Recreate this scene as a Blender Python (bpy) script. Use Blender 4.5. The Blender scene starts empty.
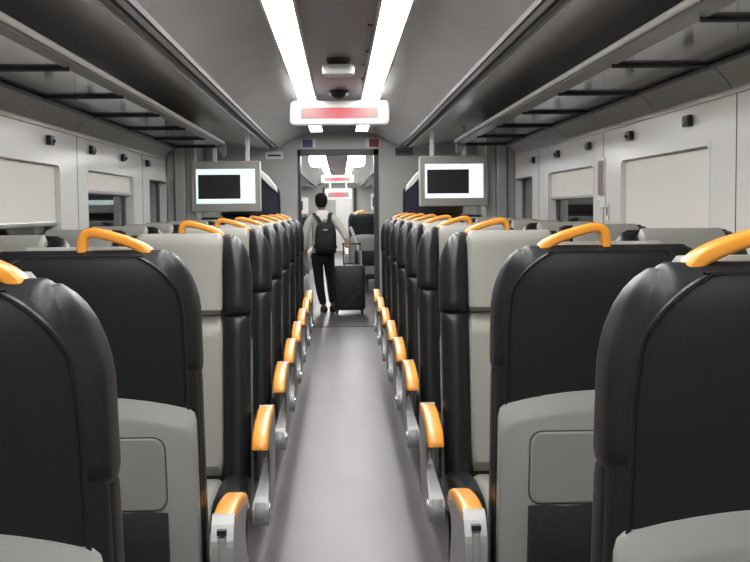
import bpy, bmesh, math, random
from mathutils import Vector, Matrix
random.seed(7)
C = bpy.context.scene.collection
PI = math.pi
H = 1.40

# ------------------------------------------------------------------ materials
def mat(name, col, rough=.5, metal=0., spec=.5, bump=0., bscale=60., var=0., vscale=4., coat=0., stretch=None):
    m = bpy.data.materials.new(name); m.use_nodes = True
    nt = m.node_tree; b = nt.nodes['Principled BSDF']
    b.inputs['Base Color'].default_value = (*col, 1)
    b.inputs['Roughness'].default_value = rough
    b.inputs['Metallic'].default_value = metal
    b.inputs['Specular IOR Level'].default_value = spec
    b.inputs['Coat Weight'].default_value = coat
    tc = nt.nodes.new('ShaderNodeTexCoord')
    mp = nt.nodes.new('ShaderNodeMapping')
    if stretch: mp.inputs['Scale'].default_value = stretch
    nt.links.new(tc.outputs['Object'], mp.inputs['Vector'])
    n = nt.nodes.new('ShaderNodeTexNoise'); n.inputs['Scale'].default_value = vscale
    n.inputs['Detail'].default_value = 4
    nt.links.new(mp.outputs[0], n.inputs['Vector'])
    r = nt.nodes.new('ShaderNodeMix'); r.data_type = 'RGBA'
    k = max(var, .02)
    r.inputs[6].default_value = (*[c*(1-k) for c in col], 1)
    r.inputs[7].default_value = (*[min(1, c*(1+k)) for c in col], 1)
    nt.links.new(n.outputs['Fac'], r.inputs[0])
    nt.links.new(r.outputs[2], b.inputs['Base Color'])
    if bump:
        n2 = nt.nodes.new('ShaderNodeTexNoise'); n2.inputs['Scale'].default_value = bscale
        nt.links.new(mp.outputs[0], n2.inputs['Vector'])
        bp = nt.nodes.new('ShaderNodeBump'); bp.inputs['Strength'].default_value = bump
        bp.inputs['Distance'].default_value = .01
        nt.links.new(n2.outputs['Fac'], bp.inputs['Height'])
        nt.links.new(bp.outputs[0], b.inputs['Normal'])
    return m

def emat(name, col, s):
    m = bpy.data.materials.new(name); m.use_nodes = True
    nt = m.node_tree; b = nt.nodes['Principled BSDF']
    b.inputs['Base Color'].default_value = (*[c*.5 for c in col], 1)
    b.inputs['Emission Color'].default_value = (*col, 1)
    b.inputs['Emission Strength'].default_value = s
    return m

M = dict(
    leather=mat('black_leather', (.0095, .0110, .0125), .38, bump=.05, bscale=260, spec=.40),
    cloth=mat('black_back_fabric', (.009, .011, .0125), .62, bump=.15, bscale=400, spec=.3),
    grey=mat('grey_leather', (.33, .325, .295), .42, bump=.06, bscale=150, spec=.4),
    shell=mat('grey_shell_plastic', (.27, .275, .262), .42, bump=.03, bscale=500, spec=.4),
    pocket=mat('pocket_fabric', (.012, .014, .015), .8, bump=.4, bscale=40),
    orange=mat('orange_plastic', (.86, .34, .035), .32, coat=.2),
    silver=mat('silver_plastic', (.38, .385, .38), .35, metal=.25),
    chrome=mat('chrome', (.8, .8, .8), .12, metal=1),
    base=mat('seat_base_metal', (.03, .03, .032), .5),
    wall=mat('wall_panel', (.80, .80, .775), .20, spec=.5, bump=.02, bscale=3),
    cove=mat('cove_panel', (.36, .36, .34), .38),
    ceil=mat('ceiling_panel', (.64, .64, .63), .22, metal=.35, var=.12, vscale=2.2, bump=.03, bscale=2.5),
    ceil2=mat('upper_cove_panel', (.58, .58, .57), .26, metal=.3, var=.12, vscale=2.2, bump=.03, bscale=2.5),
    centre=mat('centre_ceiling', (.27, .26, .27), .4),
    trim=mat('aluminium_trim', (.62, .62, .61), .3, metal=.7),
    darktrim=mat('dark_trim', (.03, .03, .03), .5),
    rackm=mat('rack_glass', (.20, .205, .20), .10, metal=.55, spec=.8),
    rail=mat('rail_white', (.95, .95, .94), .4),
    rackl=mat('rack_lip', (.24, .235, .23), .4, metal=.2),
    bar=mat('dark_bar', (.02, .02, .02), .4),
    blind=mat('blind_cloth', (.82, .79, .73), .7, bump=.1, bscale=300),
    white=mat('white_plastic', (.85, .85, .84), .35),
    beige=mat('monitor_bezel', (.40, .40, .365), .4),
    dark=mat('dark_plastic', (.02, .021, .023), .35),
    bulk=mat('bulkhead_panel', (.46, .465, .45), .35),
    navy=mat('navy_cloth', (.012, .016, .035), .6),
    red=mat('red_print', (.28, .05, .06), .5),
    blue=mat('blue_print', (.07, .11, .27), .5),
    brown=mat('poster_print', (.25, .18, .16), .5, var=.5, vscale=40),
    skin=mat('skin', (.35, .19, .12), .5),
    hair=mat('hair', (.006, .005, .005), .75, bump=.5, bscale=120, spec=.2),
    sweater=mat('sweater_knit', (.64, .62, .56), .9, bump=.3, bscale=90),
    hood=mat('hood_cloth', (.75, .75, .73), .85),
    trouser=mat('trousers_cloth', (.012, .013, .017), .8, bump=.2, bscale=60),
    shoe=mat('shoe', (.015, .015, .016), .5),
    bag=mat('backpack_cloth', (.009, .009, .010), .7, bump=.3, bscale=200),
    case=mat('suitcase_shell', (.014, .018, .022), .4),
    light=emat('light_diffuser', (1, .985, .965), 22.0),
    lamp=emat('vestibule_lamp', (1, .985, .97), 18.0),
    outside=mat('platform_wall', (.30, .30, .29), .7),
    tube=emat('added_tube_glow', (.7, .9, 1), 3.0),
)

def floor_mat():
    m = mat('floor_vinyl', (.112, .101, .108), .27, var=.1, vscale=3, bump=.012, bscale=30, spec=.5)
    nt = m.node_tree; b = nt.nodes['Principled BSDF']
    n = nt.nodes.new('ShaderNodeTexNoise'); n.inputs['Scale'].default_value = 9; n.inputs['Detail'].default_value = 6
    mr = nt.nodes.new('ShaderNodeMapRange'); mr.inputs[3].default_value = .30; mr.inputs[4].default_value = .46
    nt.links.new(n.outputs['Fac'], mr.inputs[0]); nt.links.new(mr.outputs[0], b.inputs['Roughness'])
    return m
M['floor'] = floor_mat()

def glass_mat():
    m = bpy.data.materials.new('window_glass'); m.use_nodes = True
    b = m.node_tree.nodes['Principled BSDF']
    b.inputs['Base Color'].default_value = (.55, .57, .58, 1)
    b.inputs['Roughness'].default_value = .02
    b.inputs['Transmission Weight'].default_value = 1
    b.inputs['IOR'].default_value = 1.45
    return m
M['glass'] = glass_mat()

def led_mat():
    # a lit red dot-matrix display: brightest red in the middle, pale at its ends
    m = bpy.data.materials.new('led_display'); m.use_nodes = True
    nt = m.node_tree; b = nt.nodes['Principled BSDF']
    tc = nt.nodes.new('ShaderNodeTexCoord'); sp = nt.nodes.new('ShaderNodeSeparateXYZ')
    nt.links.new(tc.outputs['Generated'], sp.inputs[0])
    cr = nt.nodes.new('ShaderNodeValToRGB'); e = cr.color_ramp.elements
    e[0].position = 0; e[0].color = (.42, .34, .33, 1); e[1].position = 1; e[1].color = (.42, .46, .36, 1)
    for p, c in ((.22, (.62, .25, .26, 1)), (.5, (.85, .13, .17, 1)), (.78, (.60, .28, .28, 1))):
        k = e.new(p); k.color = c
    nt.links.new(sp.outputs[0], cr.inputs[0])
    nt.links.new(cr.outputs[0], b.inputs['Emission Color'])
    b.inputs['Emission Strength'].default_value = .85
    b.inputs['Base Color'].default_value = (.1, .04, .04, 1)
    return m
M['led'] = led_mat()
M['scr_l'] = emat('screen_glow_left', (.80, .99, .97), .95)
M['scr_r'] = emat('screen_glow_right', (.86, .90, 1.0), .98)

# ------------------------------------------------------------------ mesh helpers
def obj(name, bm, m, parent=None, bevel=0, smooth=False, seg=2):
    me = bpy.data.meshes.new(name); bmesh.ops.recalc_face_normals(bm, faces=bm.faces[:])
    if smooth:
        for f in bm.faces: f.smooth = True
        if bevel == 0:
            for e in bm.edges:
                if len(e.link_faces) == 2 and e.calc_face_angle(0) > 0.75: e.smooth = False
    bm.to_mesh(me); bm.free()
    for k in (m if isinstance(m, (list, tuple)) else [m]): me.materials.append(k)
    o = bpy.data.objects.new(name, me); C.objects.link(o)
    if parent: o.parent = parent
    if bevel:
        md = o.modifiers.new('bevel', 'BEVEL'); md.width = bevel; md.segments = seg; md.limit_method = 'ANGLE'
        md.harden_normals = False
    return o

def tag(o, label, cat, group=None, kind=None):
    o['label'] = label; o['category'] = cat
    if group: o['group'] = group
    if kind: o['kind'] = kind
    return o

def thing(name, label, cat, loc=(0, 0, 0), rz=0, group=None):
    o = bpy.data.objects.new(name, None); C.objects.link(o)
    o.empty_display_size = .1; o.location = loc; o.rotation_euler = (0, 0, rz)
    return tag(o, label, cat, group)

def struct(o):
    o['kind'] = 'structure'; return o

def box(bm, x0, x1, y0, y1, z0, z1):
    v = [bm.verts.new((x, y, z)) for x in (x0, x1) for y in (y0, y1) for z in (z0, z1)]
    for f in ((0,1,3,2), (4,6,7,5), (0,4,5,1), (2,3,7,6), (0,2,6,4), (1,5,7,3)):
        bm.faces.new([v[i] for i in f])
    return bm

def nb(*a):
    bm = bmesh.new()
    if a: box(bm, *a)
    return bm

def rr(hx, hy, r, n=4, cx=0, cy=0):
    r = min(r, hx*.999, hy*.999); pts = []
    for qx, qy, a0 in ((1, 1, 0), (-1, 1, 90), (-1, -1, 180), (1, -1, 270)):
        for i in range(n+1):
            a = math.radians(a0 + 90*i/n)
            pts.append((cx + qx*(hx-r) + r*math.cos(a), cy + qy*(hy-r) + r*math.sin(a)))
    return pts

def loft(bm, rings, cap=True, closed=False):
    vs = [[bm.verts.new(p) for p in r] for r in rings]; n = len(vs[0])
    seq = list(zip(vs, vs[1:])) + ([(vs[-1], vs[0])] if closed else [])
    for a, b in seq:
        for i in range(n):
            bm.faces.new((a[i], a[(i+1) % n], b[(i+1) % n], b[i]))
    if cap and not closed:
        bm.faces.new(vs[0][::-1]); bm.faces.new(vs[-1])
    return bm

def smoothpath(pts, k=4):
    P = [Vector(p) for p in pts]; out = []
    for i in range(len(P)-1):
        p0 = P[max(i-1, 0)]; p1 = P[i]; p2 = P[i+1]; p3 = P[min(i+2, len(P)-1)]
        for j in range(k):
            t = j/k
            out.append(.5*((2*p1)+(-p0+p2)*t+(2*p0-5*p1+4*p2-p3)*t*t+(-p0+3*p1-3*p2+p3)*t**3))
    out.append(P[-1]); return out

def tube(bm, pts, ra, rb=None, n=10, side=None, taper=None, rect=False):
    """sweep an ellipse (or rounded rectangle); side = fixed direction of the ra axis"""
    rb = rb or ra; P = [Vector(p) for p in pts]; rings = []; prev = None
    for i, p in enumerate(P):
        t = (P[min(i+1, len(P)-1)] - P[max(i-1, 0)]).normalized()
        if side is not None: s = Vector(side)
        else: s = prev if prev is not None else (Vector((0, 0, 1)) if abs(t.z) < .9 else Vector((1, 0, 0)))
        s = (s - t*s.dot(t)).normalized(); prev = s; q = t.cross(s)
        k = taper(i/(len(P)-1)) if taper else 1
        if rect: cs = rr(ra, rb, min(ra, rb)*.6, 3)
        else: cs = [(ra*math.cos(2*PI*j/n), rb*math.sin(2*PI*j/n)) for j in range(n)]
        rings.append([p + s*a*k + q*b*k for a, b in cs])
    return loft(bm, rings)

def prism(bm, poly, a0, a1, axis='x'):
    """extrude a 2-D polygon; axis x: poly is (y,z), y: (x,z), z: (x,y)"""
    def P(u, v, a): return {'x': (a, u, v), 'y': (u, a, v), 'z': (u, v, a)}[axis]
    A = [bm.verts.new(P(u, v, a0)) for u, v in poly]; B = [bm.verts.new(P(u, v, a1)) for u, v in poly]
    n = len(poly)
    for i in range(n): bm.faces.new((A[i], A[(i+1) % n], B[(i+1) % n], B[i]))
    bm.faces.new(A[::-1]); bm.faces.new(B); return bm

def copy_tree(o, parent=None):
    c = o.copy(); C.objects.link(c); c.parent = parent
    for ch in list(o.children): copy_tree(ch, c)
    return c

# ------------------------------------------------------------------ coach shell
W = 1.60
LX0, LX1 = .176, .325
def strip_faces(bm, profile, y0, y1, xo=0, t=.03):
    """extrude a polyline (x,z) along y into a slab of thickness t going up/outwards"""
    n = len(profile); q = []
    for i, (x, z) in enumerate(profile):
        a = profile[max(i-1, 0)]; b = profile[min(i+1, n-1)]
        d = Vector((b[0]-a[0], b[1]-a[1])).normalized(); nrm = Vector((-d.y, d.x))
        q.append((x+nrm.x*t, z+nrm.y*t))
    poly = [(x+xo, z) for x, z in profile] + [(x+xo, z) for x, z in q[::-1]]
    prism(bm, poly, y0, y1, 'y')

def arc_profile(p0, p1, bulge, n=8):
    out = []
    for i in range(n+1):
        t = i/n
        out.append((p0[0]+(p1[0]-p0[0])*t, p0[1]+(p1[1]-p0[1])*t + bulge*4*t*(1-t)))
    return out

def coach_ceiling(y0, y1, xo=0):
    bm = nb()
    ys = [y0]
    while ys[-1] + 2.8 < y1: ys.append(ys[-1]+2.8)
    ys.append(y1)
    # centre panel between the light strips
    box(bm, xo-LX0, xo+LX0, y0, y1, H+.905, H+.93)
    for f in bm.faces: f.material_index = 2
    nf = len(bm.faces)
    for s in (-1, 1):
        for a, b in zip(ys, ys[1:]):
            pr = [(s*x, z) for x, z in arc_profile((LX1, H+.885), (.705, H+.718), .022)]
            if s > 0: strip_faces(bm, pr, a+.003, b-.003, xo)
            else: strip_faces(bm, pr[::-1], a+.003, b-.003, xo)
    bm.faces.ensure_lookup_table()
    nf2 = len(bm.faces)
    for s in (-1, 1):
        pr = [(s*x, z) for x, z in arc_profile((.795, H+.702), (W+.02, H+.83), .0)]
        strip_faces(bm, pr if s > 0 else pr[::-1], y0, y1, xo)
        box(bm, *sorted((xo+s*.695, xo+s*.81)), y0, y1, H+.745, H+.765)
    bm.faces.ensure_lookup_table()
    for i, f in enumerate(bm.faces):
        f.material_index = 2 if i < nf else (0 if i < nf2 else 1)
    o = struct(obj('ceiling', bm, [M['ceil'], M['ceil2'], M['centre']], smooth=True))
    # grooves: a bright and a dark rail each side
    for s in (-1, 1):
        bm = nb(*sorted((xo+s*.715, xo+s*.745)), y0+.1, y1-.5, H+.705, H+.745)
        box(bm, *sorted((xo+s*.789, xo+s*.801)), y0+.1, y1-.5, H+.692, H+.71)
        struct(obj('trim', bm, M['trim'], bevel=.003)).name = 'trim_%d' % trimno()
        bm = nb(*sorted((xo+s*.695, xo+s*.707)), y0+.1, y1-.5, H+.700, H+.745)
        struct(obj('trim', bm, M['darktrim'])).name = 'trim_%d' % trimno()
    return o
_tn = [0]
def trimno():
    _tn[0] += 1; return _tn[0]

coach_ceiling(-1.6, 12.8, -.018)

def coach_light(s, y0, y1, label, xo=0):
    t = thing('ceiling_light', label, 'ceiling light', (xo, 0, 0), 0, 'ceiling light strips')
    x0, x1 = sorted((s*LX0, s*LX1))
    d = obj('diffuser', nb(x0+.012, x1-.012, y0, y1, H+.872, H+.90), M['light'], t)
    f = nb(x0, x0+.012, y0, y1, H+.862, H+.905); box(f, x1-.012, x1, y0, y1, H+.862, H+.905)
    box(f, x0, x1, y1, y1+.02, H+.862, H+.905)
    obj('frame', f, M['trim'], t)
coach_light(-1, -1.5, 12.2, 'long glowing white light strip on the ceiling left of the smoke detector', -.018)
coach_light(1, -1.5, 12.2, 'long glowing white light strip on the ceiling right of the smoke detector', -.018)

# floor, one piece per coach
def floor_piece(y0, y1, w=1.7, xo=0):
    return struct(obj('floor', nb(xo-w, xo+w, y0, y1, -.08, 0), M['floor']))
floor_piece(-1.6, 12.93)

# walls with window holes
WIN = [(2.52, 4.05), (4.70, 6.22), (6.87, 8.40), (9.07, 9.98)]
Z0, Z1 = .88, H+.272
def wall(s, y0, y1, wins, xo=0, name='wall'):
    bm = nb()
    xa, xb = sorted((xo+s*W, xo+s*(W+.12)))
    top = H+.92
    box(bm, xa, xb, y0, y1, 0, Z0); box(bm, xa, xb, y0, y1, Z1, top)
    e = y0
    for a, b in wins:
        box(bm, xa, xb, e, a, Z0, Z1); e = b
    box(bm, xa, xb, e, y1, Z0, Z1)
    bmesh.ops.remove_doubles(bm, verts=bm.verts[:], dist=1e-5)
    return struct(obj('wall_left' if s < 0 else 'wall_right', bm, M['wall']))
wn = 0
for s in (-1, 1):
    wall(s, -1.6, 12.8, WIN)
    for y in (-.2, 2.28, 4.39, 6.62, 8.78):       # panel joints
        xa, xb = sorted((s*(W-.0015), s*(W+.01)))
        struct(obj('trim', nb(xa, xb, y-.004, y+.004, .1, H+.48), M['darktrim'])).name = 'trim_%d' % trimno()
    # window reveals, blinds, glass
    for i, (a, b) in enumerate(WIN):
        wn += 1
        w = struct(bpy.data.objects.new('window_%d' % wn, None)); C.objects.link(w)
        w.location = (s*W, (a+b)/2, Z0)
        hw, hh = (b-a)/2, (Z1-Z0)/2
        outer = rr(hw+.003, hh+.003, .002, 6, 0, hh); inner = rr(hw-.010, hh-.010, .05, 6, 0, hh)
        inner2 = rr(hw-.018, hh-.018, .05, 6, 0, hh)
        bm = nb()
        rings = [[(-s*.002, u, v) for u, v in outer], [(-s*.002, u, v) for u, v in inner],
                 [(s*.06, u, v) for u, v in inner2], [(s*.075, u, v) for u, v in outer]]
        loft(bm, rings, closed=True)
        obj('window_frame', bm, M['wall'], w, smooth=True)
        obj('glass', nb(*sorted((s*.076, s*.084)), -hw, hw, 0, 2*hh), M['glass'], w)
        if i == 3: continue
        # how far the blind is drawn
        zb = {(-1, 0): 1.30, (-1, 1): 1.322, (-1, 2): 1.515, (1, 0): .93, (1, 1): .93, (1, 2): 1.455}[(s, i)] - Z0
        bl = nb(*sorted((s*.028, s*.032)), -hw+.020, hw-.020, zb+.02, 2*hh-.016)
        bl = obj('roller_blind', bl, M['blind'], w)
        bm = nb(*sorted((s*.018, s*.042)), -hw+.020, hw-.020, zb, zb+.026)
        obj('bottom_bar', bm, M['trim'], bl, bevel=.006)
    # cove panel under the luggage rack
    bm = nb()
    ys = [-1.5, -.99] + [.09+1.08*k for k in range(9)] + [9.85]
    for a, b in zip(ys, ys[1:]):
        pr = [(s*1.50, H+.578), (s*1.535, H+.555), (s*1.575, H+.515), (s*1.598, H+.478)]
        strip_faces(bm, pr[::-1] if s > 0 else pr, a+.005, b-.005, 0, .012 if s > 0 else .012)
    struct(obj('trim', bm, M['cove'], smooth=True)).name = 'trim_%d' % trimno()
    struct(obj('trim', nb(*sorted((s*1.585, s*1.602)), -1.5, 9.85, H+.452, H+.478), M['wall'], bevel=.004)).name = 'trim_%d' % trimno()

# sides: coat hooks / small dark fittings on the wall
for s in (-1, 1):
    for k in range(6):
        y = 3.98 + k*1.0
        hk = thing('coat_hook', 'small dark square coat hook on the %s wall, %s from the camera' % ('left' if s < 0 else 'right', ['nearest', 'second', 'third', 'fourth', 'fifth', 'sixth'][k]),
                   'coat hook', (s*(W-.001), y, H+.388), 0, 'coat hooks above the windows')
        obj('plate', nb(*sorted((0, -s*.026)), -.042, .042, -.026, .026), M['dark'], hk, bevel=.006)
        bm = nb(); tube(bm, smoothpath([(-s*.02, 0, .0), (-s*.032, 0, -.012), (-s*.036, 0, .004)], 3), .006, n=8)
        obj('hook', bm, M['trim' if k % 2 else 'dark'], hk, smooth=True)

# luggage racks
for s in (-1, 1):
    side = 'left' if s < 0 else 'right'
    t = thing('luggage_rack', 'long overhead luggage rack with a pale front rail along the %s wall' % side, 'luggage rack', (0, 0, H+.575), 0, 'overhead luggage racks')
    fx = 1.027 if s > 0 else 1.053
    y0, y1 = -1.5, 9.80
    bm = nb(); tube(bm, [(s*fx, y0, .028), (s*fx, y1, .028)], .013, .011, n=14)
    obj('front_rail', bm, M['rail'], t, smooth=True)
    obj('front_lip', prism(nb(), [(s*(fx+.01), .008), (s*(fx+.01), .034), (s*1.11, .010), (s*1.11, -.002)], y0, y1, 'y'), M['rackl'], t, bevel=.002)
    obj('shelf', nb(*sorted((s*1.105, s*1.50)), y0, y1, 0, .008), M['rackm'], t)
    bm = nb(); tube(bm, [(s*1.495, y0, -.012), (s*1.495, y1, -.012)], .012, n=8)
    obj('rear_rail', bm, M['bar'], t, smooth=True)
    for k in range(10):
        y = .09 + 1.08*k
        bm = nb(); tube(bm, [(s*1.09, y, -.006), (s*1.495, y, -.006)], .010, .006, n=8)
        obj('bracket', bm, M['bar'], t, smooth=True)
    obj('end_bracket', prism(nb(), [(s*1.035, .02), (s*1.13, .0), (s*1.06, -.10), (s*1.035, -.08)], y1-.01, y1+.015, 'y'), M['rackl'], t, bevel=.004)

# posters on the pillars
def poster(x, y, z, w, h, m, name, label, cat, s=1):
    t = thing(name, label, cat, (x, y, z))
    obj('holder', nb(*sorted((0, -s*.006)), -w/2, w/2, -h/2, h/2), M['white'], t, bevel=.002)
    obj('print', nb(*sorted((-s*.006, -s*.008)), -w/2+.015, w/2-.015, -h/2+.03, h/2-.02), m, t)
    return t
poster(W-.002, 6.66, H+.17, .17, .26, M['brown'], 'poster', 'narrow brown and white poster on the right pillar between two windows', 'poster')
poster(W-.002, 6.62, H+.04, .12, .09, M['white'], 'notice', 'small plain white notice under the poster on the right pillar', 'notice')
poster(W-.002, 6.50, H-.035, .06, .10, M['red'], 'sticker', 'small red and white sticker low on the right pillar', 'sticker')

# ------------------------------------------------------------------ ceiling fittings
t = thing('smoke_detector', 'white boxy smoke detector with dark mount between the ceiling light strips', 'smoke detector', (-.018, 6.62, H+.905))
bm = nb(); loft(bm, [[(x, y, z) for x, y in rr(a, a*.8, .03, 5)] for a, z in ((.095, -.04), (.098, -.06), (.095, -.095), (.075, -.105))])
obj('housing', bm, M['white'], t, smooth=True)
bm = nb(); loft(bm, [[(a*math.cos(q*PI/10), a*math.sin(q*PI/10), z) for q in range(20)] for a, z in ((.075, 0), (.07, -.02), (.055, -.041))])
obj('mount', bm, M['dark'], t, smooth=True)
t = thing('dome_camera', 'small dark dome camera on the ceiling just in front of the display sign', 'camera', (-.018, 8.38, H+.905))
bm = nb(); loft(bm, [[(a*math.cos(q*PI/10), a*math.sin(q*PI/10), z) for q in range(20)] for a, z in ((.075, 0), (.075, -.02), (.062, -.045), (.04, -.062), (.01, -.07))])
obj('dome', bm, M['dark'], t, smooth=True)
for i, (x, y) in enumerate([(.14, 5.4), (.15, 6.3), (.14, 6.9), (.15, 7.6)]):
    bm = nb(); loft(bm, [[(a*math.cos(q*PI/6), a*math.sin(q*PI/6), z) for q in range(12)] for a, z in ((.012, 0), (.010, -.008))])
    o = tag(obj('ceiling_screw', bm, M['dark']), 'tiny dark screw head on the centre ceiling panel beside the right light strip', 'screw', 'screw heads on the centre ceiling panel')
    o.location = (x, y, H+.905)

def sign_box(x, y, zc, w, h, label):
    t = thing('display_sign', label, 'display sign', (x, y, zc))
    bm = nb(); loft(bm, [[(u, yy, v) for u, v in rr(w/2-d, h/2-d, .035, 5)] for yy, d in ((.06, .012), (.05, 0), (-.05, 0), (-.06, .01))])
    obj('housing', bm, M['white'], t, smooth=True)
    obj('display', nb(-w*.385, w*.385, -.066, -.059, -h*.24, h*.21), M['led'], t)
    for s in (-1, 1):
        obj('hanger', nb(s*w*.3-.02, s*w*.3+.02, -.02, .02, h/2-.005, (H+.872)-zc), M['trim'], t)
sign_box(-.012, 8.55, H+.748, .775, .185, 'white rounded display sign with a red lit panel hanging from the coach ceiling')

# ------------------------------------------------------------------ bulkhead at the coach end
BY = 12.80
DX = .475; DC = -.035; DZ = 2.10
bm = nb()
for a, b in ((-1.72, DC-DX), (DC+DX, 1.72)): box(bm, a, b, BY, BY+.12, 0, 2.36)
box(bm, DC-DX, DC+DX, BY, BY+.12, DZ, 2.36)
struct(obj('wall_end', bm, M['bulk']))
bm = nb(DC-DX, DC-DX+.035, BY-.012, BY+.14, 0, DZ-.002); box(bm, DC+DX-.055, DC+DX, BY-.012, BY+.14, 0, DZ-.002)
box(bm, DC-DX, DC+DX, BY-.012, BY+.14, DZ-.070, DZ)
struct(obj('door_1', bm, mat('door_frame', (.05, .05, .049), .4)))
struct(obj('trim', nb(DC-DX+.036, DC+DX-.056, BY+.02, BY+.05, 0, .006), M['darktrim'])).name = 'trim_%d' % trimno()
def vent(x, z, m, label):
    t = thing('vent_grille', label, 'vent', (x, BY-.001, z))
    obj('plate', nb(-.105, .105, -.012, 0, -.045, .045), m, t, bevel=.004)
    obj('slot', nb(-.075, .075, -.015, -.011, -.012, .008), M['dark'], t)
vent(-.78, H+.635, M['white'], 'pale vent grille with one dark slot on the end wall left of the doorway')
vent(.745, H+.665, mat('vent_grey', (.10, .10, .10), .5), 'dark grey vent grille on the end wall right of the doorway')
def picto(x, m, label, side):
    t = thing('wall_sign', label, 'sign', (x, BY-.001, H+.77))
    obj('plate', nb(-.085, .085, -.006, 0, -.052, .052), M['white'], t, bevel=.002)
    obj('colour_field', nb(*((-.075, .045) if side < 0 else (-.04, .075)), -.009, -.005, -.047, .047), m, t)
picto(-.375, M['blue'], 'small blue and white sign over the left end of the doorway', -1)
picto(.375, M['red'], 'small red and white sign over the right end of the doorway', 1)
# wall behind the camera
struct(obj('wall_back', nb(-1.72, 1.72, -1.72, -1.6, 0, 2.36), M['bulk']))

# ------------------------------------------------------------------ columns, monitors, luggage stacks
for s in (-1, 1):
    side = 'left' if s < 0 else 'right'
    bm = nb(*sorted((s*1.595, s*1.53)), 9.99, 10.13, 0, H+.83)
    box(bm, *sorted((s*1.52, s*1.43)), 9.96, 10.10, 0, H+.80)
    box(bm, *sorted((s*1.425, s*1.34)), 10.02, 10.12, 0, H+.79)
    struct(obj('trim', bm, M['bulk'], bevel=.006)).name = 'trim_%d' % trimno()
    # monitor
    cx = -1.06 if s < 0 else 1.035
    zc = H+.215 if s < 0 else H+.245
    t = thing('wall_monitor', 'grey-framed information screen hanging over the %s seats by the end of the rack' % side, 'monitor', (cx, 10.02, zc), 0, 'hanging information screens')
    bm = nb(); loft(bm, [[(u, yy, v) for u, v in rr(.318-d, .232-d, .012, 3)] for yy, d in ((.05, .0), (-.035, 0), (-.045, .008))])
    obj('housing', bm, M['beige'], t)
    q = .268
    obj('bezel_rim', nb(-q-.006, q+.006, -.047, -.044, -.160, .165), M['trim'], t)
    sc = obj('screen', nb(-q, q, -.051, -.046, -.154, .158), M['scr_l' if s < 0 else 'scr_r'], t)
    obj('video_window', nb(-q+.018, -q+.018+.385, -.054, -.050, -.112, .108), M['dark'], sc)
    obj('hanger', nb(-s*.20-.018, -s*.20+.018, -.01, .02, .23, H+.72-zc), M['white'], t)
    obj('hanger', nb(s*.10-.018, s*.10+.018, .0, .03, .23, H+.76-zc), M['white'], t)
    # luggage stack
    t = thing('luggage_stack', 'floor-standing luggage shelves behind the %s screen with a navy end panel and white slanted rim' % side, 'luggage shelves', (s*.98, 10.35, 0), 0, 'luggage shelves by the doorway')
    for x in (-.36, .24 if s < 0 else .24):
        pass
    for u in (-.2, .34):
        for y in (0.06, 1.2):
            bm = nb(); tube(bm, [(s*u, y, 0), (s*u, y, 1.74)], .018, n=8)
            obj('post', bm, M['trim'], t, smooth=True)
    for z in (.08, .72, 1.30):
        obj('shelf', nb(*sorted((-s*.22, s*.36)), .04, 1.22, z, z+.03), M['dark'], t, bevel=.004)
    # end panel, slanting top towards the aisle
    poly = [(-s*.375, .05), (-s*.375, 1.55), (-s*.345, 1.60), (-s*.20, 1.76), (-s*.10, 1.76), (-s*.10, .05)]
    obj('end_panel', prism(nb(), poly, 0, .03, 'y'), M['navy'], t)
    bm = nb(); tube(bm, smoothpath([(-s*.385, .012, .0), (-s*.385, .012, 1.0), (-s*.385, .012, 1.53), (-s*.365, .012, 1.585), (-s*.29, .012, 1.675), (-s*.205, .012, 1.765), (-s*.10, .012, 1.785)], 4), .012, n=8)
    obj('edge_rail', bm, M['dark'], t, smooth=True)
    bm = nb(); prism(bm, [(-s*.375, 1.56), (-s*.355, 1.625), (-s*.28, 1.72), (-s*.19, 1.80), (-s*.16, 1.775), (-s*.21, 1.715), (-s*.30, 1.62)], -.02, .05, 'y')
    obj('rim', bm, M['white'], t, bevel=.008)

def suitcase(x, y, z, w, d, h, m, label, rz=0, handle='y'):
    t = thing('suitcase', label, 'suitcase', (x, y, z), rz)
    bm = nb(); loft(bm, [[(u, v, zz) for u, v in rr(w/2-k, d/2-k, .05, 4)] for zz, k in ((.0, .03), (.02, .004), (.05, 0), (h-.05, 0), (h-.02, .004), (h, .03))])
    obj('shell', bm, m, t, smooth=True)
    bm = nb(); tube(bm, smoothpath([(-.07, 0, h-.005), (-.065, 0, h+.025), (.065, 0, h+.025), (.07, 0, h-.005)], 4), .009, n=8)
    obj('carry_handle', bm, M['orange'] if m is M['navy'] else M['dark'], t, smooth=True)
    for a in (-1, 1):
        obj('clasp', nb(a*w*.28-.02, a*w*.28+.02, -d/2-.006, -d/2+.004, h*.45, h*.55), M['chrome'], t, bevel=.002)
suitcase(-1.0, 10.75, .752, .42, .5, .42, M['navy'], 'navy bag on the middle shelf of the left luggage shelves')
suitcase(-.98, 10.8, 1.332, .40, .45, .36, M['case'], 'dark bag lying on the top shelf of the left luggage shelves')
suitcase(1.0, 10.75, .752, .42, .5, .42, M['navy'], 'navy bag on the middle shelf of the right luggage shelves')
suitcase(.99, 10.8, 1.332, .40, .45, .36, mat('brown_bag', (.10, .06, .035), .6), 'brown bag lying on the top shelf of the right luggage shelves')

# ------------------------------------------------------------------ the seats
HX = .2575
def s_(z): return -.005 - .115*max(0, min(1.2, (z-.42)/.88))
def back_hx(z):
    if z <= 1.10: return HX - .006*max(0, (.75-z))/.4
    t = max(0, min(1, (z-1.15)/.162)); return HX - .055*(1-math.sqrt(max(0, 1-t*t))) - .022*t*t
def pan_hx(z):
    k = max(0, min(1, (z-1.17)/.127)); return back_hx(z)-.025-.075*(1-math.sqrt(max(0, 1-k*k)))
def zs(a, b, n): return [a+(b-a)*i/n for i in range(n+1)]

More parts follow.
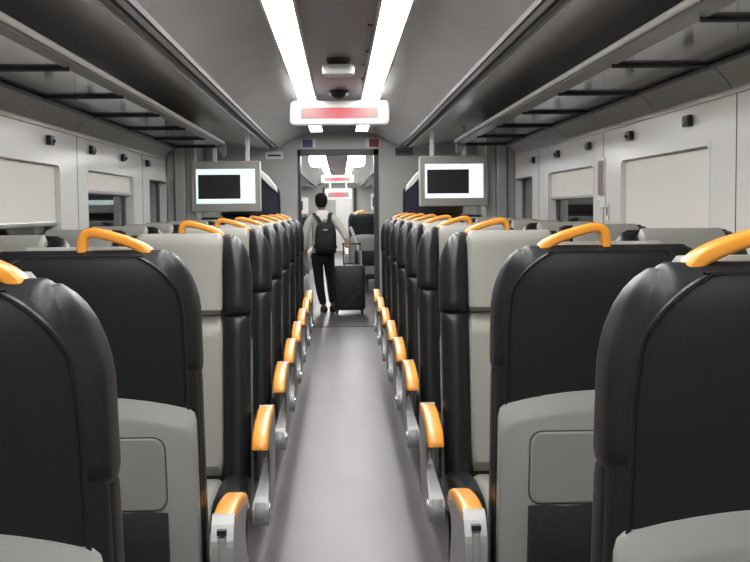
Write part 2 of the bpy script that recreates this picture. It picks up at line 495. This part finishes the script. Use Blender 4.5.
def make_seat(a, name, label, group, kind):
    """a: side of the aisle in the seat's own frame (seat faces +y); kind 'aisle' or 'window'"""
    t = thing(name, label, 'train seat', (0, 0, 0), 0, group)
    # dark leather back body with rounded shoulders
    rings = []
    for z in zs(.36, 1.22, 12) + [1.245, 1.268, 1.286, 1.298, 1.306, 1.310]:
        k = max(0, (z-1.25)/.06); hu = .050*math.sqrt(max(.04, 1-k*k))
        rings.append([(x, s_(z)+.0+y, z) for x, y in rr(back_hx(z)-.004, hu, .045, 5)])
    bm = nb(); loft(bm, rings); obj('back_body', bm, M['leather'], t, smooth=True)
    # fabric rear panel and its piping
    rings = []
    for z in zs(.40, 1.20, 9) + [1.225, 1.245, 1.260, 1.272, 1.281, 1.288, 1.293, 1.2965]:
        k = max(0, (z-1.12)/.17)
        hx = pan_hx(z)
        y = s_(z)-.051*math.sqrt(max(.04, 1-max(0, (z-1.25)/.06)**2))+.004
        rings.append([(x, y+v, z) for x, v in rr(hx, .008, .008, 2)])
    bm = nb(); loft(bm, rings); obj('rear_panel', bm, M['cloth'], t, smooth=True)
    path = []
    for sg in (1, -1):
        q = []
        for z in zs(.42, 1.20, 9) + [1.225, 1.245, 1.260, 1.272, 1.281, 1.288, 1.293, 1.296]:
            k = max(0, (z-1.12)/.17)
            q.append((sg*((pan_hx(z)+.001)), s_(z)-.052*math.sqrt(max(.04, 1-max(0, (z-1.25)/.06)**2))-.002, z))
        path += q if sg > 0 else q[::-1]
    bm = nb(); tube(bm, smoothpath(path, 2), .0045, n=6); obj('piping', bm, M['leather'], t, smooth=True)
    # grey front cushions
    def cushion(z0, z1, hx, yc, hy, nm, m, n=10, rt=.035, rb=.02):
        rings = []
        for i in range(n+1):
            z = z0+(z1-z0)*i/n
            e = min((z-z0)/rb, (z1-z)/rt, 1); k = math.sqrt(max(.05, 1-(1-e)**2))
            rings.append([(x, s_(z)+yc-(1-k)*.01+v, z) for x, v in rr(hx-.012*(1-k), hy*k, .02, 4)])
        bm = nb(); loft(bm, rings); return obj(nm, bm, m, t, smooth=True)
    cushion(1.018, 1.316, .158, .066, .042, 'head_cushion', M['grey'], 14)
    cushion(.44, 1.014, .158, .058, .040, 'back_cushion', M['grey'], 14)
    # dark side bolsters, upper and lower
    for sg in (-1, 1):
        rings = []
        for z in [1.016, 1.022, 1.035] + zs(1.06, 1.22, 6) + [1.25, 1.272, 1.288, 1.298, 1.302]:
            e = min((z-1.010)/.022, 1); k = math.sqrt(max(.45, 1-(1-e)**2))
            kt = max(0, (z-1.15)/.155); kt = math.sqrt(max(.03, 1-kt**3.2))
            hx = (back_hx(z)+.003-.152)/2*(.92+.08*k); cx = sg*(.152+hx)
            hy = .076*k*kt
            rings.append([(cx+x, s_(z)+.026+(1-kt)*-.03+v, z) for x, v in rr(hx, hy, .05, 6)])
        bm = nb(); loft(bm, rings); obj('head_bolster', bm, M['leather'], t, smooth=True)
        rings = []
        for z in [.43, .45] + zs(.48, .96, 9) + [.99, 1.008, 1.020]:
            e = min(max(0, (1.026-z))/.03, 1); k = math.sqrt(max(.1, 1-(1-e)**2))
            rings.append([(sg*.206+x, s_(z)+.042+v, z) for x, v in rr(.050*(.94+.06*k), .064*k + .02*max(0, .7-z), .045, 6)])
        bm = nb(); loft(bm, rings); obj('back_bolster', bm, M['leather'], t, smooth=True)
    # grey rear shell with a slanting upper lip
    def outline(hx, zt, drop, zb, r, n=10):
        pts = []
        for i in range(n+1):           # arched top, from +x to -x
            u = 1-2*i/n
            pts.append((u*(hx-r*.6), zt-drop*u*u))
        x_end = -hx
        side = [(x_end+.0, zt-drop-r), (x_end, (zt+zb)/2), (x_end, zb)]
        L = pts + [(-(hx-r*.12), zt-drop-r*.45)] + side
        L += [(hx, zb), (hx, (zt+zb)/2), (hx, zt-drop-r), (hx-r*.12, zt-drop-r*.45)]
        return L
    bm = nb()
    rg = []
    for hx, zt, dep in ((.252, .972, .0), (.254, .968, .012), (.250, .928, .034), (.244, .918, .038)):
        rg.append([(x, s_(z)-.046-dep, z) for x, z in outline(hx, zt, .030, .31, .035)])
    loft(bm, rg); sh = obj('rear_shell', bm, M['shell'], t, smooth=True)
    bm = nb(); rg = []
    for ins, dep in ((0, .036), (0, .042), (.004, .044)):
        rg.append([(x, s_(z+.786)-.046-dep, z+.786) for x, z in rr((.180-ins), (.088-ins), .028, 4)])
    loft(bm, rg); obj('table_panel', bm, M['shell'], sh, smooth=False)
    bm = nb(); rg = []
    for ins, dep in ((-.003, .036), (-.003, .0395)):
        rg.append([(x, s_(z+.786)-.046-dep, z+.786) for x, z in rr((.180-ins), (.088-ins), .030, 4)])
    loft(bm, rg); obj('panel_gap', bm, M['darktrim'], sh)
    bm = nb(); rg = []
    for j in range(9):
        x = -.182+.364*j/8
        w = math.sin(j*2.1)*.003
        zz = [(.690+w, .030), (.694+w, .045), (.678, .052), (.6, .060), (.5, .062), (.45, .050), (.446, .032)]
        rg.append([(x, s_(z)-.046-d-.004*math.sin(j*1.3+z*9), z) for z, d in zz])
    loft(bm, rg); obj('pocket', bm, M['pocket'], t, smooth=True)
    # seat pan
    def pan(x0, x1, y0, y1, z0, z1, nm, m, r=.03, crown=.0):
        rings = []
        for y, k in ((y0, .6), (y0+.015, .85), (y0+.04, 1), ((y0+y1)/2, 1), (y1-.06, 1), (y1-.02, .9), (y1-.004, .7), (y1, .45)):
            hz = (z1-z0)/2*k
            rings.append([(x, y, v) for x, v in rr((x1-x0)/2, hz, r, 4, (x0+x1)/2, (z0+z1)/2 + crown*(1-k) - .02*(1 if y < y0+.1 else 0))])
        bm = nb(); loft(bm, rings); return obj(nm, bm, m, t, smooth=True)
    pan(-.160, .160, .03, .47, .33, .452, 'seat_cushion', M['grey'])
    for sg in (-1, 1):
        x0, x1 = sorted((sg*.158, sg*.2575)); pan(x0, x1, .0, .475, .30, .470, 'seat_bolster', M['leather'], .04)
    obj('seat_frame', nb(-.235, .235, -.03, .45, .22, .34), M['base'], t, bevel=.02)
    obj('pedestal', prism(nb(), [(.02, .005), (.42, .005), (.32, .23), (.10, .23)], -.05, .05, 'x'), M['base'], t, bevel=.01)
    if kind == 'aisle':
        # orange grab handle on the shoulder
        yy = s_(1.3)
        P = [(.150, 1.272), (.149, 1.298), (.137, 1.314), (.10, 1.331), (.05, 1.346), (.022, 1.351), (.005, 1.343), (-.001, 1.322), (-.002, 1.272)]
        bm = nb(); tube(bm, smoothpath([(a*x, yy, z) for x, z in P], 4), .020, .0118, side=(0, 1, 0), rect=True,
                        taper=lambda u: 1.12-.18*min(1, u*2.2))
        obj('grab_handle', bm, M['orange'], t, smooth=True)
    # armrests
    def armrest(xc, hw):
        prof = [(-.108, .655), (-.126, .62), (-.128, .58), (-.115, .48), (-.06, .39), (.06, .335), (.18, .318), (.285, .322), (.318, .345), (.322, .385),
                (.300, .425), (.25, .462), (.205, .505), (.190, .545), (.205, .580), (.255, .590), (.262, .600), (.20, .620), (.10, .638), (.02, .650), (-.05, .650), (-.066, .671), (-.088, .671)]
        prof = [(p.x, p.y) for p in smoothpath([(u, v, 0) for u, v in prof], 2)]
        # carve the opening under the rear so the frame reads as a curved arm
        sgn = 1 if xc > 0 else -1
        bm = prism(nb(), prof, xc-hw*.97, xc+hw*.97, 'x')
        for v in bm.verts:              # the arm thins to a blade on its aisle side under the front of the pad
            if v.co.y > .12 and v.co.z > .40 and (v.co.x-xc)*sgn < 0:
                k = min(1, (v.co.z-.40)/.12); v.co.x += sgn*hw*1.25*k
        bmesh.ops.triangulate(bm, faces=[f for f in bm.faces if len(f.verts) > 4])
        fr = obj('armrest_frame', bm, M['silver'], t, bevel=.007, seg=3)
        bm = nb()
        path = smoothpath([(xc, -.080, .650), (xc, -.05, .654), (xc, .02, .655), (xc, .10, .648), (xc, .19, .634), (xc, .252, .616), (xc, .276, .595), (xc, .279, .585)], 3)
        tube(bm, path, hw, .019, side=(1, 0, 0), rect=True)
        obj('armrest_pad', bm, M['orange'], t, smooth=True)
        bm = nb(); loft(bm, [[(xc+sgn*hw*.82*0+sgn*d, .265+r*math.cos(q*PI/8), .375+r*math.sin(q*PI/8)) for q in range(16)] for d, r in ((hw*.90, .024), (hw*1.10, .024), (hw*1.15, .018))])
        obj('recline_button', bm, M['chrome'], fr, smooth=True)
        obj('rear_strip', nb(xc-hw*.34, xc+hw*.34, -.136, -.118, .48, .630), M['shell'], fr, bevel=.004)
        obj('slot', nb(xc-hw*.40, xc+hw*.40, -.137, -.120, .636, .649), M['dark'], fr)
        bm = nb(); path = smoothpath([(xc, .312, .338), (xc, .326, .37), (xc, .316, .410)], 4)
        tube(bm, path, hw*.6, .005, side=(1, 0, 0), rect=True); obj('front_trim', bm, M['silver'], fr, smooth=True)
    if kind == 'aisle':
        armrest(a*.307, .028)
        armrest(-a*.3275, .028)
    return t

AX = .35 + HX            # centre of the aisle seats
WX = .35 + .515 + .14 + HX - .012
ord_ = ['nearest', 'second', 'third', 'fourth', 'fifth', 'sixth', 'seventh']
protos = {}
def place_seat(kind, a, X, Y, rz, label, group, dz=0, dy=0):
    key = (kind, a)
    if key not in protos:
        o = make_seat(a, kind + '_seat', label, group, kind); protos[key] = o
    else: o = copy_tree(protos[key])
    o.location = (X, Y+dy, dz); o.rotation_euler = (0, 0, rz)
    o['label'] = label; o['category'] = 'train seat'; o['group'] = group
    return o
rows = [(1.60, 0), (2.645, 0), (3.94, 1), (5.10, 1), (6.03, 1), (6.96, 1), (7.88, 1), (8.82, 1), (9.72, 1)]
for i, (Y, rev) in enumerate(rows):
    for s in (-1, 1):
        side = 'left' if s < 0 else 'right'
        a = s if rev else -s
        if rev:
            n = ord_[i-2]
            la = 'pale-fronted aisle seat facing the camera, %s such seat, %s of the aisle' % (n, side)
            lw = 'pale-fronted window seat facing the camera, %s such seat on the %s' % (n, side)
        else:
            n = ['nearest', 'second nearest'][i]
            la = 'black aisle seat seen from behind with orange handle, %s on the %s' % (n, side)
            lw = 'black window seat seen from behind, %s on the %s' % (n, side)
        dz = .012 if (i == 0 and s > 0) else 0
        place_seat('aisle', a, s*AX + (.005 if i == 0 else -.005 if i == 1 else 0), Y, PI if rev else 0, la, 'aisle seats in the coach', 0, 0).scale = (1, 1, 1+dz/1.3)
        if not (i == 0):
            place_seat('window', 1, s*WX, Y, PI if rev else 0, lw, 'window seats in the coach')

# ------------------------------------------------------------------ vestibule and the next coach
floor_piece(12.93, 15.8); floor_piece(15.8, 40)
struct(obj('wall_left', nb(-.95, -.85, 12.94, 15.9, 0, 2.3), M['bulk']))
struct(obj('wall_right', nb(.85, .95, 12.94, 15.9, 0, 2.3), M['bulk']))
struct(obj('ceiling', nb(-.85, .85, 12.94, 15.9, 2.24, 2.3), M['ceil']))
XO = -.06
coach_ceiling(15.95, 36, XO)
coach_light(-1, 16, 35.5, 'far glowing light strip on the left of the ceiling in the next coach', XO)
coach_light(1, 16, 35.5, 'far glowing light strip on the right of the ceiling in the next coach', XO)
for s in (-1, 1): wall(s, 15.9, 36, [], XO)
bm = nb(-1.75, -.95, 15.9, 15.98, 0, 2.36); box(bm, .95, 1.7, 15.9, 15.98, 0, 2.36)
struct(obj('wall_end', bm, M['bulk']))
struct(obj('wall_far', nb(-1.75, 1.7, 36, 36.1, 0, 2.36), M['bulk']))
bm = nb(XO-.10, XO+.46, 35.95, 35.999, 0, 2.0)
struct(obj('door_2', bm, M['white'], bevel=.01))
bm = nb(XO-.52, XO-.46, 35.9, 35.99, 0, 2.1); box(bm, XO+.50, XO+.58, 35.9, 35.99, 0, 2.1)
struct(obj('trim', bm, M['darktrim'])).name = 'trim_%d' % trimno()
for s in (-1, 1):
    t = thing('vestibule_lamp', 'round glowing lamp on the vestibule ceiling on the %s' % ('left' if s < 0 else 'right'), 'lamp', (s*.255-.045, 14.0, 2.238), 0, 'round vestibule lamps')
    bm = nb(); loft(bm, [[(r*math.cos(q*PI/12), r*math.sin(q*PI/12), z) for q in range(24)] for r, z in ((.09, 0), (.095, -.08), (.105, -.16), (.105, -.24), (.08, -.29), (.03, -.30))])
    obj('diffuser', bm, M['lamp'], t, smooth=True)
    bm = nb(); loft(bm, [[(r*math.cos(q*PI/12), r*math.sin(q*PI/12), z) for q in range(24)] for r, z in ((.112, 0), (.112, -.02), (.106, -.022))])
    obj('rim', bm, M['trim'], t, smooth=True)
sign_box(XO-.01, 25.5, H+.70, .775, .19, 'distant display sign with a faint red panel seen through the doorway')
sign_box(XO, 31.5, H+.42, .78, .32, 'farthest display sign, lowest one visible through the doorway')
for s in (-1, 1):
    t = thing('wall_monitor', 'small far information screen in the next coach on the %s' % ('left' if s < 0 else 'right'), 'monitor',
              (XO-.83 if s < 0 else XO+.90, 23.0, H+.08 if s < 0 else H+.15), 0, 'hanging information screens')
    bm = nb(); loft(bm, [[(u, yy, v) for u, v in rr(.20, .17, .02, 3)] for yy in (.05, -.04)])
    obj('housing', bm, M['white'], t)
    obj('screen', nb(-.17, .09 if s < 0 else .17, -.046, -.039, -.10, .09), M['dark'], t)
    obj('hanger', nb(-.02, .02, -.01, .01, .16, .60), M['trim'], t)
for k in range(4):
    for s in (-1, 1):
        X = .14+HX if s > 0 else -.62-HX
        place_seat('aisle', -s, X, 18.05+k*1.0, 0, 'dark seat seen from behind in the next coach, %s on the %s of its aisle' % (ord_[k], 'right' if s > 0 else 'left'), 'seats in the next coach')
t = thing('grab_rail', 'white slanted handrail in the vestibule beside the suitcase handle', 'handrail', (0, 16.4, 0))
bm = nb(); tube(bm, smoothpath([(.13, 0, 1.13), (.17, 0, 1.04), (.26, 0, .78), (.28, 0, .68), (.28, 0, .0)], 4), .022, .014, n=10)
obj('rail', bm, M['white'], t, smooth=True)

# platform outside the left windows
t = thing('platform_wall', 'grey platform wall with pillars outside the left windows at night', 'wall', (-4.2, 8, 0))
obj('panel', nb(-.1, 0, -4, 6, -.5, 3), mat('outside_dark', (.05, .05, .05), .8), t)
for y in (-1.2, .15, 1.7, 3.6):
    obj('pillar', nb(0, .12, y, y+.35, -.5, 3), M['outside'], t, bevel=.01)
t = thing('added_tube_light', 'added bluish glowing tube outside the left window', 'lamp', (-4.0, 7.2, 1.50))  # tube added to light the pillars outside and give a bluish streak
bm = nb(); tube(bm, [(0, -.9, 0), (0, .9, 0)], .03, n=10); obj('tube', bm, M['tube'], t, smooth=True)
obj('fitting', nb(-.06, -.028, -.95, .95, -.03, .03), M['trim'], t)

# ------------------------------------------------------------------ person
def skin_mesh(name, joints, edges, m, parent=None, sub=2, root=0):
    me = bpy.data.meshes.new(name); me.from_pydata([j[0] for j in joints], edges, []); me.update()
    o = bpy.data.objects.new(name, me); C.objects.link(o)
    sk = o.modifiers.new('skin', 'SKIN'); sk.use_smooth_shade = True
    if not me.skin_vertices: me.attributes.new  # layer is made by the modifier
    for i, j in enumerate(joints):
        r = j[1]; r = r if isinstance(r, tuple) else (r, r)
        me.skin_vertices[0].data[i].radius = r
    me.skin_vertices[0].data[root].use_root = True
    sb = o.modifiers.new('sub', 'SUBSURF'); sb.levels = sub; sb.render_levels = sub
    dg = bpy.context.evaluated_depsgraph_get(); dg.update()
    nm = bpy.data.meshes.new_from_object(o.evaluated_get(dg))
    o.modifiers.clear(); o.data = nm; bpy.data.meshes.remove(me)
    for p in nm.polygons: p.use_smooth = True
    nm.materials.clear(); nm.materials.append(m); nm.name = name
    if parent: o.parent = parent
    return o

def chain(J, E, start, pts):
    """append pts as a chain growing from joint index start, return last index"""
    k = start
    for p in pts:
        J.append(p); E.append((k, len(J)-1)); k = len(J)-1
    return k

PX, PY = -.26, 14.70
def body():
    J = [((0, 0, .84), (.115, .085))]; E = []
    sp = chain(J, E, 0, [((0, .01, .98), (.105, .075)), ((0, .02, 1.12), (.115, .08)), ((0, .01, 1.25), (.10, .075))])
    nk = chain(J, E, sp, [((0, .015, 1.345), (.045, .045)), ((-.005, .03, 1.40), (.046, .05))])
    hd = chain(J, E, nk, [((-.01, .045, 1.45), (.062, .075)), ((-.012, .045, 1.515), (.070, .088)), ((-.012, .04, 1.572), (.055, .068)), ((-.012, .038, 1.592), (.03, .04))])
    # left arm hanging, right arm reaching back to the suitcase handle
    la = chain(J, E, sp, [((-.13, .01, 1.275), .05), ((-.185, .0, 1.23), .046), ((-.235, -.01, 1.02), .036), ((-.235, .05, .83), .026), ((-.232, .06, .80), (.022, .028)), ((-.230, .07, .76), (.017, .034))])
    ra = chain(J, E, sp, [((.13, .0, 1.28), .05), ((.185, -.02, 1.24), .046), ((.30, -.09, 1.06), .036), ((.325, -.155, .975), .026), ((.328, -.17, .955), (.026, .022)), ((.335, -.185, .935), (.032, .018))])
    for base, dirs in ((la, (0, 0, -1)), (ra, (0, -.35, -.5))):
        b = Vector(J[base][0])
        for q, ln in enumerate((.062, .070, .066, .052)):
            off = Vector((0, (-.026+.0175*q), -.012)) if base == la else Vector((-.026+.0175*q, -.006, -.006))
            d = Vector((0, .1, -1)) if base == la else Vector((0, -.45, -.6))
            d2 = Vector((.35, .1, -.8)) if base == la else Vector((0, .6, -.8))
            p1 = b+off; p2 = p1+d.normalized()*ln*.5; p3 = p2+d2.normalized()*ln*.5
            chain(J, E, base, [(tuple(p1), .0085), (tuple(p2), .008), (tuple(p3), .007)])
        th = (Vector((0, .035, .02)), Vector((.01, .06, -.01))) if base == la else (Vector((-.036, .0, .0)), Vector((-.05, -.02, -.03)))
        chain(J, E, base, [(tuple(b+th[0]), .010), (tuple(b+th[1]), .008)])
    # legs
    for pts in ([((-.075, .0, .78), (.075, .08)), ((-.055, .03, .46), .052), ((-.030, -.02, .26), .046), ((.005, -.03, .09), .032), ((.005, -.01, .045), (.034, .035)), ((-.005, .10, .03), (.036, .022)), ((-.012, .16, .025), (.028, .018))],
                [((.075, .0, .78), (.075, .08)), ((.105, .06, .46), .052), ((.120, .05, .26), .046), ((.130, .05, .10), .032), ((.130, .07, .045), (.034, .035)), ((.145, .18, .03), (.036, .022)), ((.150, .24, .025), (.028, .018))]):
        chain(J, E, 0, pts)
    return J, E
J, E = body()
per = skin_mesh('person', J, E, M['skin'])
per.location = (PX, PY, 0)
tag(per, 'person in a pale sweater and dark trousers walking away through the doorway wearing a backpack', 'person')
# face details facing away: ears, nose
bm = nb()
for sx in (-1, 1):
    loft(bm, [[(-.012+sx*(.068+d), .035+r*.8*math.cos(q*PI/5), 1.49+r*1.3*math.sin(q*PI/5)) for q in range(10)] for d, r in ((-.01, .018), (.006, .021), (.012, .014))])
obj('ear', bm, M['skin'], per, smooth=True)
bm = nb(); tube(bm, [(-.012, .115, 1.515), (-.012, .135, 1.475), (-.012, .115, 1.465)], .012, n=8)
obj('nose', bm, M['skin'], per, smooth=True)
# sweater
J2 = [((0, .0, .76), (.155, .115))]; E2 = []
sp = chain(J2, E2, 0, [((0, .0, .88), (.150, .115)), ((0, .01, 1.02), (.140, .105)), ((0, .02, 1.14), (.145, .105)), ((0, .01, 1.25), (.125, .095)), ])
chain(J2, E2, sp, [((0, .01, 1.325), (.065, .062))])
chain(J2, E2, sp, [((-.14, .01, 1.27), .066), ((-.19, .0, 1.22), .064), ((-.242, -.01, 1.02), .056), ((-.240, .045, .84), .040)])
chain(J2, E2, sp, [((.14, .0, 1.275), .066), ((.19, -.02, 1.235), .062), ((.300, -.09, 1.06), .052), ((.322, -.150, .985), .036)])
skin_mesh('sweater', J2, E2, M['sweater'], per)
J2 = [((0, 0, .80), (.135, .100))]; E2 = []
for pts in ([((-.078, .0, .74), (.086, .092)), ((-.057, .03, .46), .070), ((-.032, -.02, .26), .062), ((.003, -.03, .10), .052)],
            [((.078, .0, .74), (.086, .092)), ((.104, .06, .46), .070), ((.119, .05, .26), .062), ((.130, .05, .11), .052)]):
    chain(J2, E2, 0, pts)
skin_mesh('trousers', J2, E2, M['trouser'], per)
for x, y in ((.005, -.03), (.130, .05)):
    bm = nb(); rings = []
    for u, hw, hz in ((-.055, .025, .03), (-.04, .042, .042), (.02, .046, .042), (.10, .050, .030), (.17, .045, .024), (.205, .025, .015)):
        rings.append([(x+.03*u+a, y+u+.01, hz+b) for a, b in rr(hw, hz, .02, 3)])
    loft(bm, rings); obj('shoe', bm, M['shoe'], per, smooth=True)
# hair cap
bm = nb(); rings = []
for z, a, b, yo in ((1.425, .050, .040, .0), (1.45, .070, .070, .012), (1.49, .082, .090, .022), (1.54, .086, .100, .030), (1.58, .078, .090, .035), (1.61, .052, .062, .038), (1.622, .02, .025, .038)):
    rings.append([(-.012+a*math.cos(q*PI/10)*(1+.03*math.sin(q*3)), yo+b*math.sin(q*PI/10), z) for q in range(20)])
loft(bm, rings); obj('hair', bm, M['hair'], per, smooth=True)
# hood lying on the shoulders
bm = nb(); rings = []
for z, a, b, y in ((1.20, .03, .02, -.105), (1.25, .075, .035, -.095), (1.31, .095, .05, -.065), (1.36, .085, .06, -.03), (1.385, .06, .05, -.005)):
    rings.append([(a*math.cos(q*PI/8), y+b*math.sin(q*PI/8), z) for q in range(16)])
loft(bm, rings); obj('hood', bm, M['hood'], per, smooth=True)

# backpack
bp = thing('backpack', 'black backpack worn on the back of the walking person', 'backpack', (PX+.045, PY-.21, .80))
bm = nb(); rings = []
for z, hx, hy in ((.0, .11, .05), (.02, .135, .075), (.10, .145, .09), (.25, .142, .085), (.36, .125, .065), (.405, .10, .045), (.425, .06, .02)):
    rings.append([(x, y+(.005 if z < .3 else .02), z) for x, y in rr(hx, hy, .045, 4)])
loft(bm, rings); obj('bag_body', bm, M['bag'], bp, smooth=True)
bm = nb(); rings = []
for z, hx, hy in ((.04, .09, .02), (.06, .105, .03), (.20, .105, .03), (.235, .09, .012)):
    rings.append([(x, y-.085, z) for x, y in rr(hx, hy, .02, 4)])
loft(bm, rings); obj('front_pocket', bm, M['bag'], bp, smooth=True)
obj('badge', nb(-.03, .03, -.068, -.058, .315, .335), M['trim'], bp)
for sx in (-1, 1):
    bm = nb(); tube(bm, smoothpath([(sx*.06, .06, .40), (sx*.085-.03, .10, .495), (sx*.11-.04, .19, .545), (sx*.12-.04, .30, .49), (sx*.12-.04, .32, .35), (sx*.125-.03, .27, .18), (sx*.13, .08, .08)], 4), .028, .006, side=(1, 0, 0), rect=True)
    obj('strap', bm, M['bag'], bp, smooth=True)
bm = nb(); tube(bm, smoothpath([(-.03, .04, .41), (-.025, .045, .45), (.025, .045, .45), (.03, .04, .41)], 3), .006, n=8)
obj('top_loop', bm, M['bag'], bp, smooth=True)

# suitcase being pulled
sc = thing('suitcase', 'large black upright suitcase on wheels pulled by the walking person', 'suitcase', (.095, 14.46, 0))
bm = nb(); loft(bm, [[(x, y, z) for x, y in rr(.212-k, .125-k, .05, 5)] for z, k in ((.055, .03), (.07, .008), (.10, 0), (.61, 0), (.635, .008), (.65, .03))])
obj('shell', bm, M['case'], sc, smooth=True)
for q, (a, b) in enumerate((((-.15, .20), (.0, .34)), ((.0, .34), (-.13, .46)), ((.0, .20), (.15, .32)), ((.14, .36), (.02, .48)), ((-.16, .34), (-.06, .42)), ((.02, .48), (.12, .56)), ((-.13, .46), (-.04, .56)), ((-.05, .12), (.08, .22)))):
    bm = nb(); tube(bm, [(a[0], -.124, a[1]), (b[0], -.124, b[1])], .006, n=6)
    obj('raised_rib', bm, mat('rib', (.05, .055, .06), .3) if q == 0 else bpy.data.materials['rib'], sc)
for x in (-.165, .165):
    for y in (-.085, .085):
        bm = nb(); loft(bm, [[(x+d, y+r*math.cos(q*PI/8), .03+r*math.sin(q*PI/8)) for q in range(16)] for d, r in ((-.014, .024), (-.010, .030), (.010, .030), (.014, .024))])
        w = obj('wheel', bm, M['dark'], sc, smooth=True)
        obj('wheel_fork', nb(x-.02, x+.02, y-.015, y+.015, .035, .062), M['base'], w)
bm = nb()
for x in (-.073, .147): tube(bm, [(x, .06, .64), (x, .06, .93)], .008, n=8)
tube(bm, [(-.073, .06, .665), (.147, .06, .665)], .006, n=6)
th = obj('trolley_handle', bm, M['dark'], sc, smooth=True)
bm = nb(); tube(bm, [(-.09, .06, .935), (.165, .06, .935)], .014, .012, n=10)
obj('grip', bm, M['dark'], th, smooth=True)
bm = nb(); tube(bm, smoothpath([(-.06, -.0, .645), (-.055, -.0, .67), (.055, -.0, .67), (.06, -.0, .645)], 3), .009, n=8)
obj('carry_handle', bm, M['dark'], sc, smooth=True)

# ------------------------------------------------------------------ camera
F = 1083.0; RHO = math.radians(.7)
dY = Vector((-35, 72, -F)).normalized()
zc = Vector((-math.sin(RHO), math.cos(RHO), 0)); zc = (zc - dY*zc.dot(dY)).normalized()
xc = dY.cross(zc)
R = Matrix((xc, dY, zc))
cam = bpy.data.cameras.new('camera'); co = bpy.data.objects.new('camera', cam); C.objects.link(co)
cam.sensor_fit = 'HORIZONTAL'; cam.sensor_width = 36; cam.lens = 36*F/750; cam.clip_start = .02
co.matrix_world = Matrix.Translation((-.018, 0, H)) @ R.to_4x4()
sc_ = bpy.context.scene; sc_.camera = co

w = bpy.data.worlds.new('world'); sc_.world = w; w.use_nodes = True
w.node_tree.nodes['Background'].inputs[0].default_value = (.01, .011, .014, 1)
w.node_tree.nodes['Background'].inputs[1].default_value = 1
vs = sc_.view_settings
vs.view_transform = 'Standard'; vs.look = 'None'; vs.exposure = 0; vs.gamma = 1; vs.use_curve_mapping = False
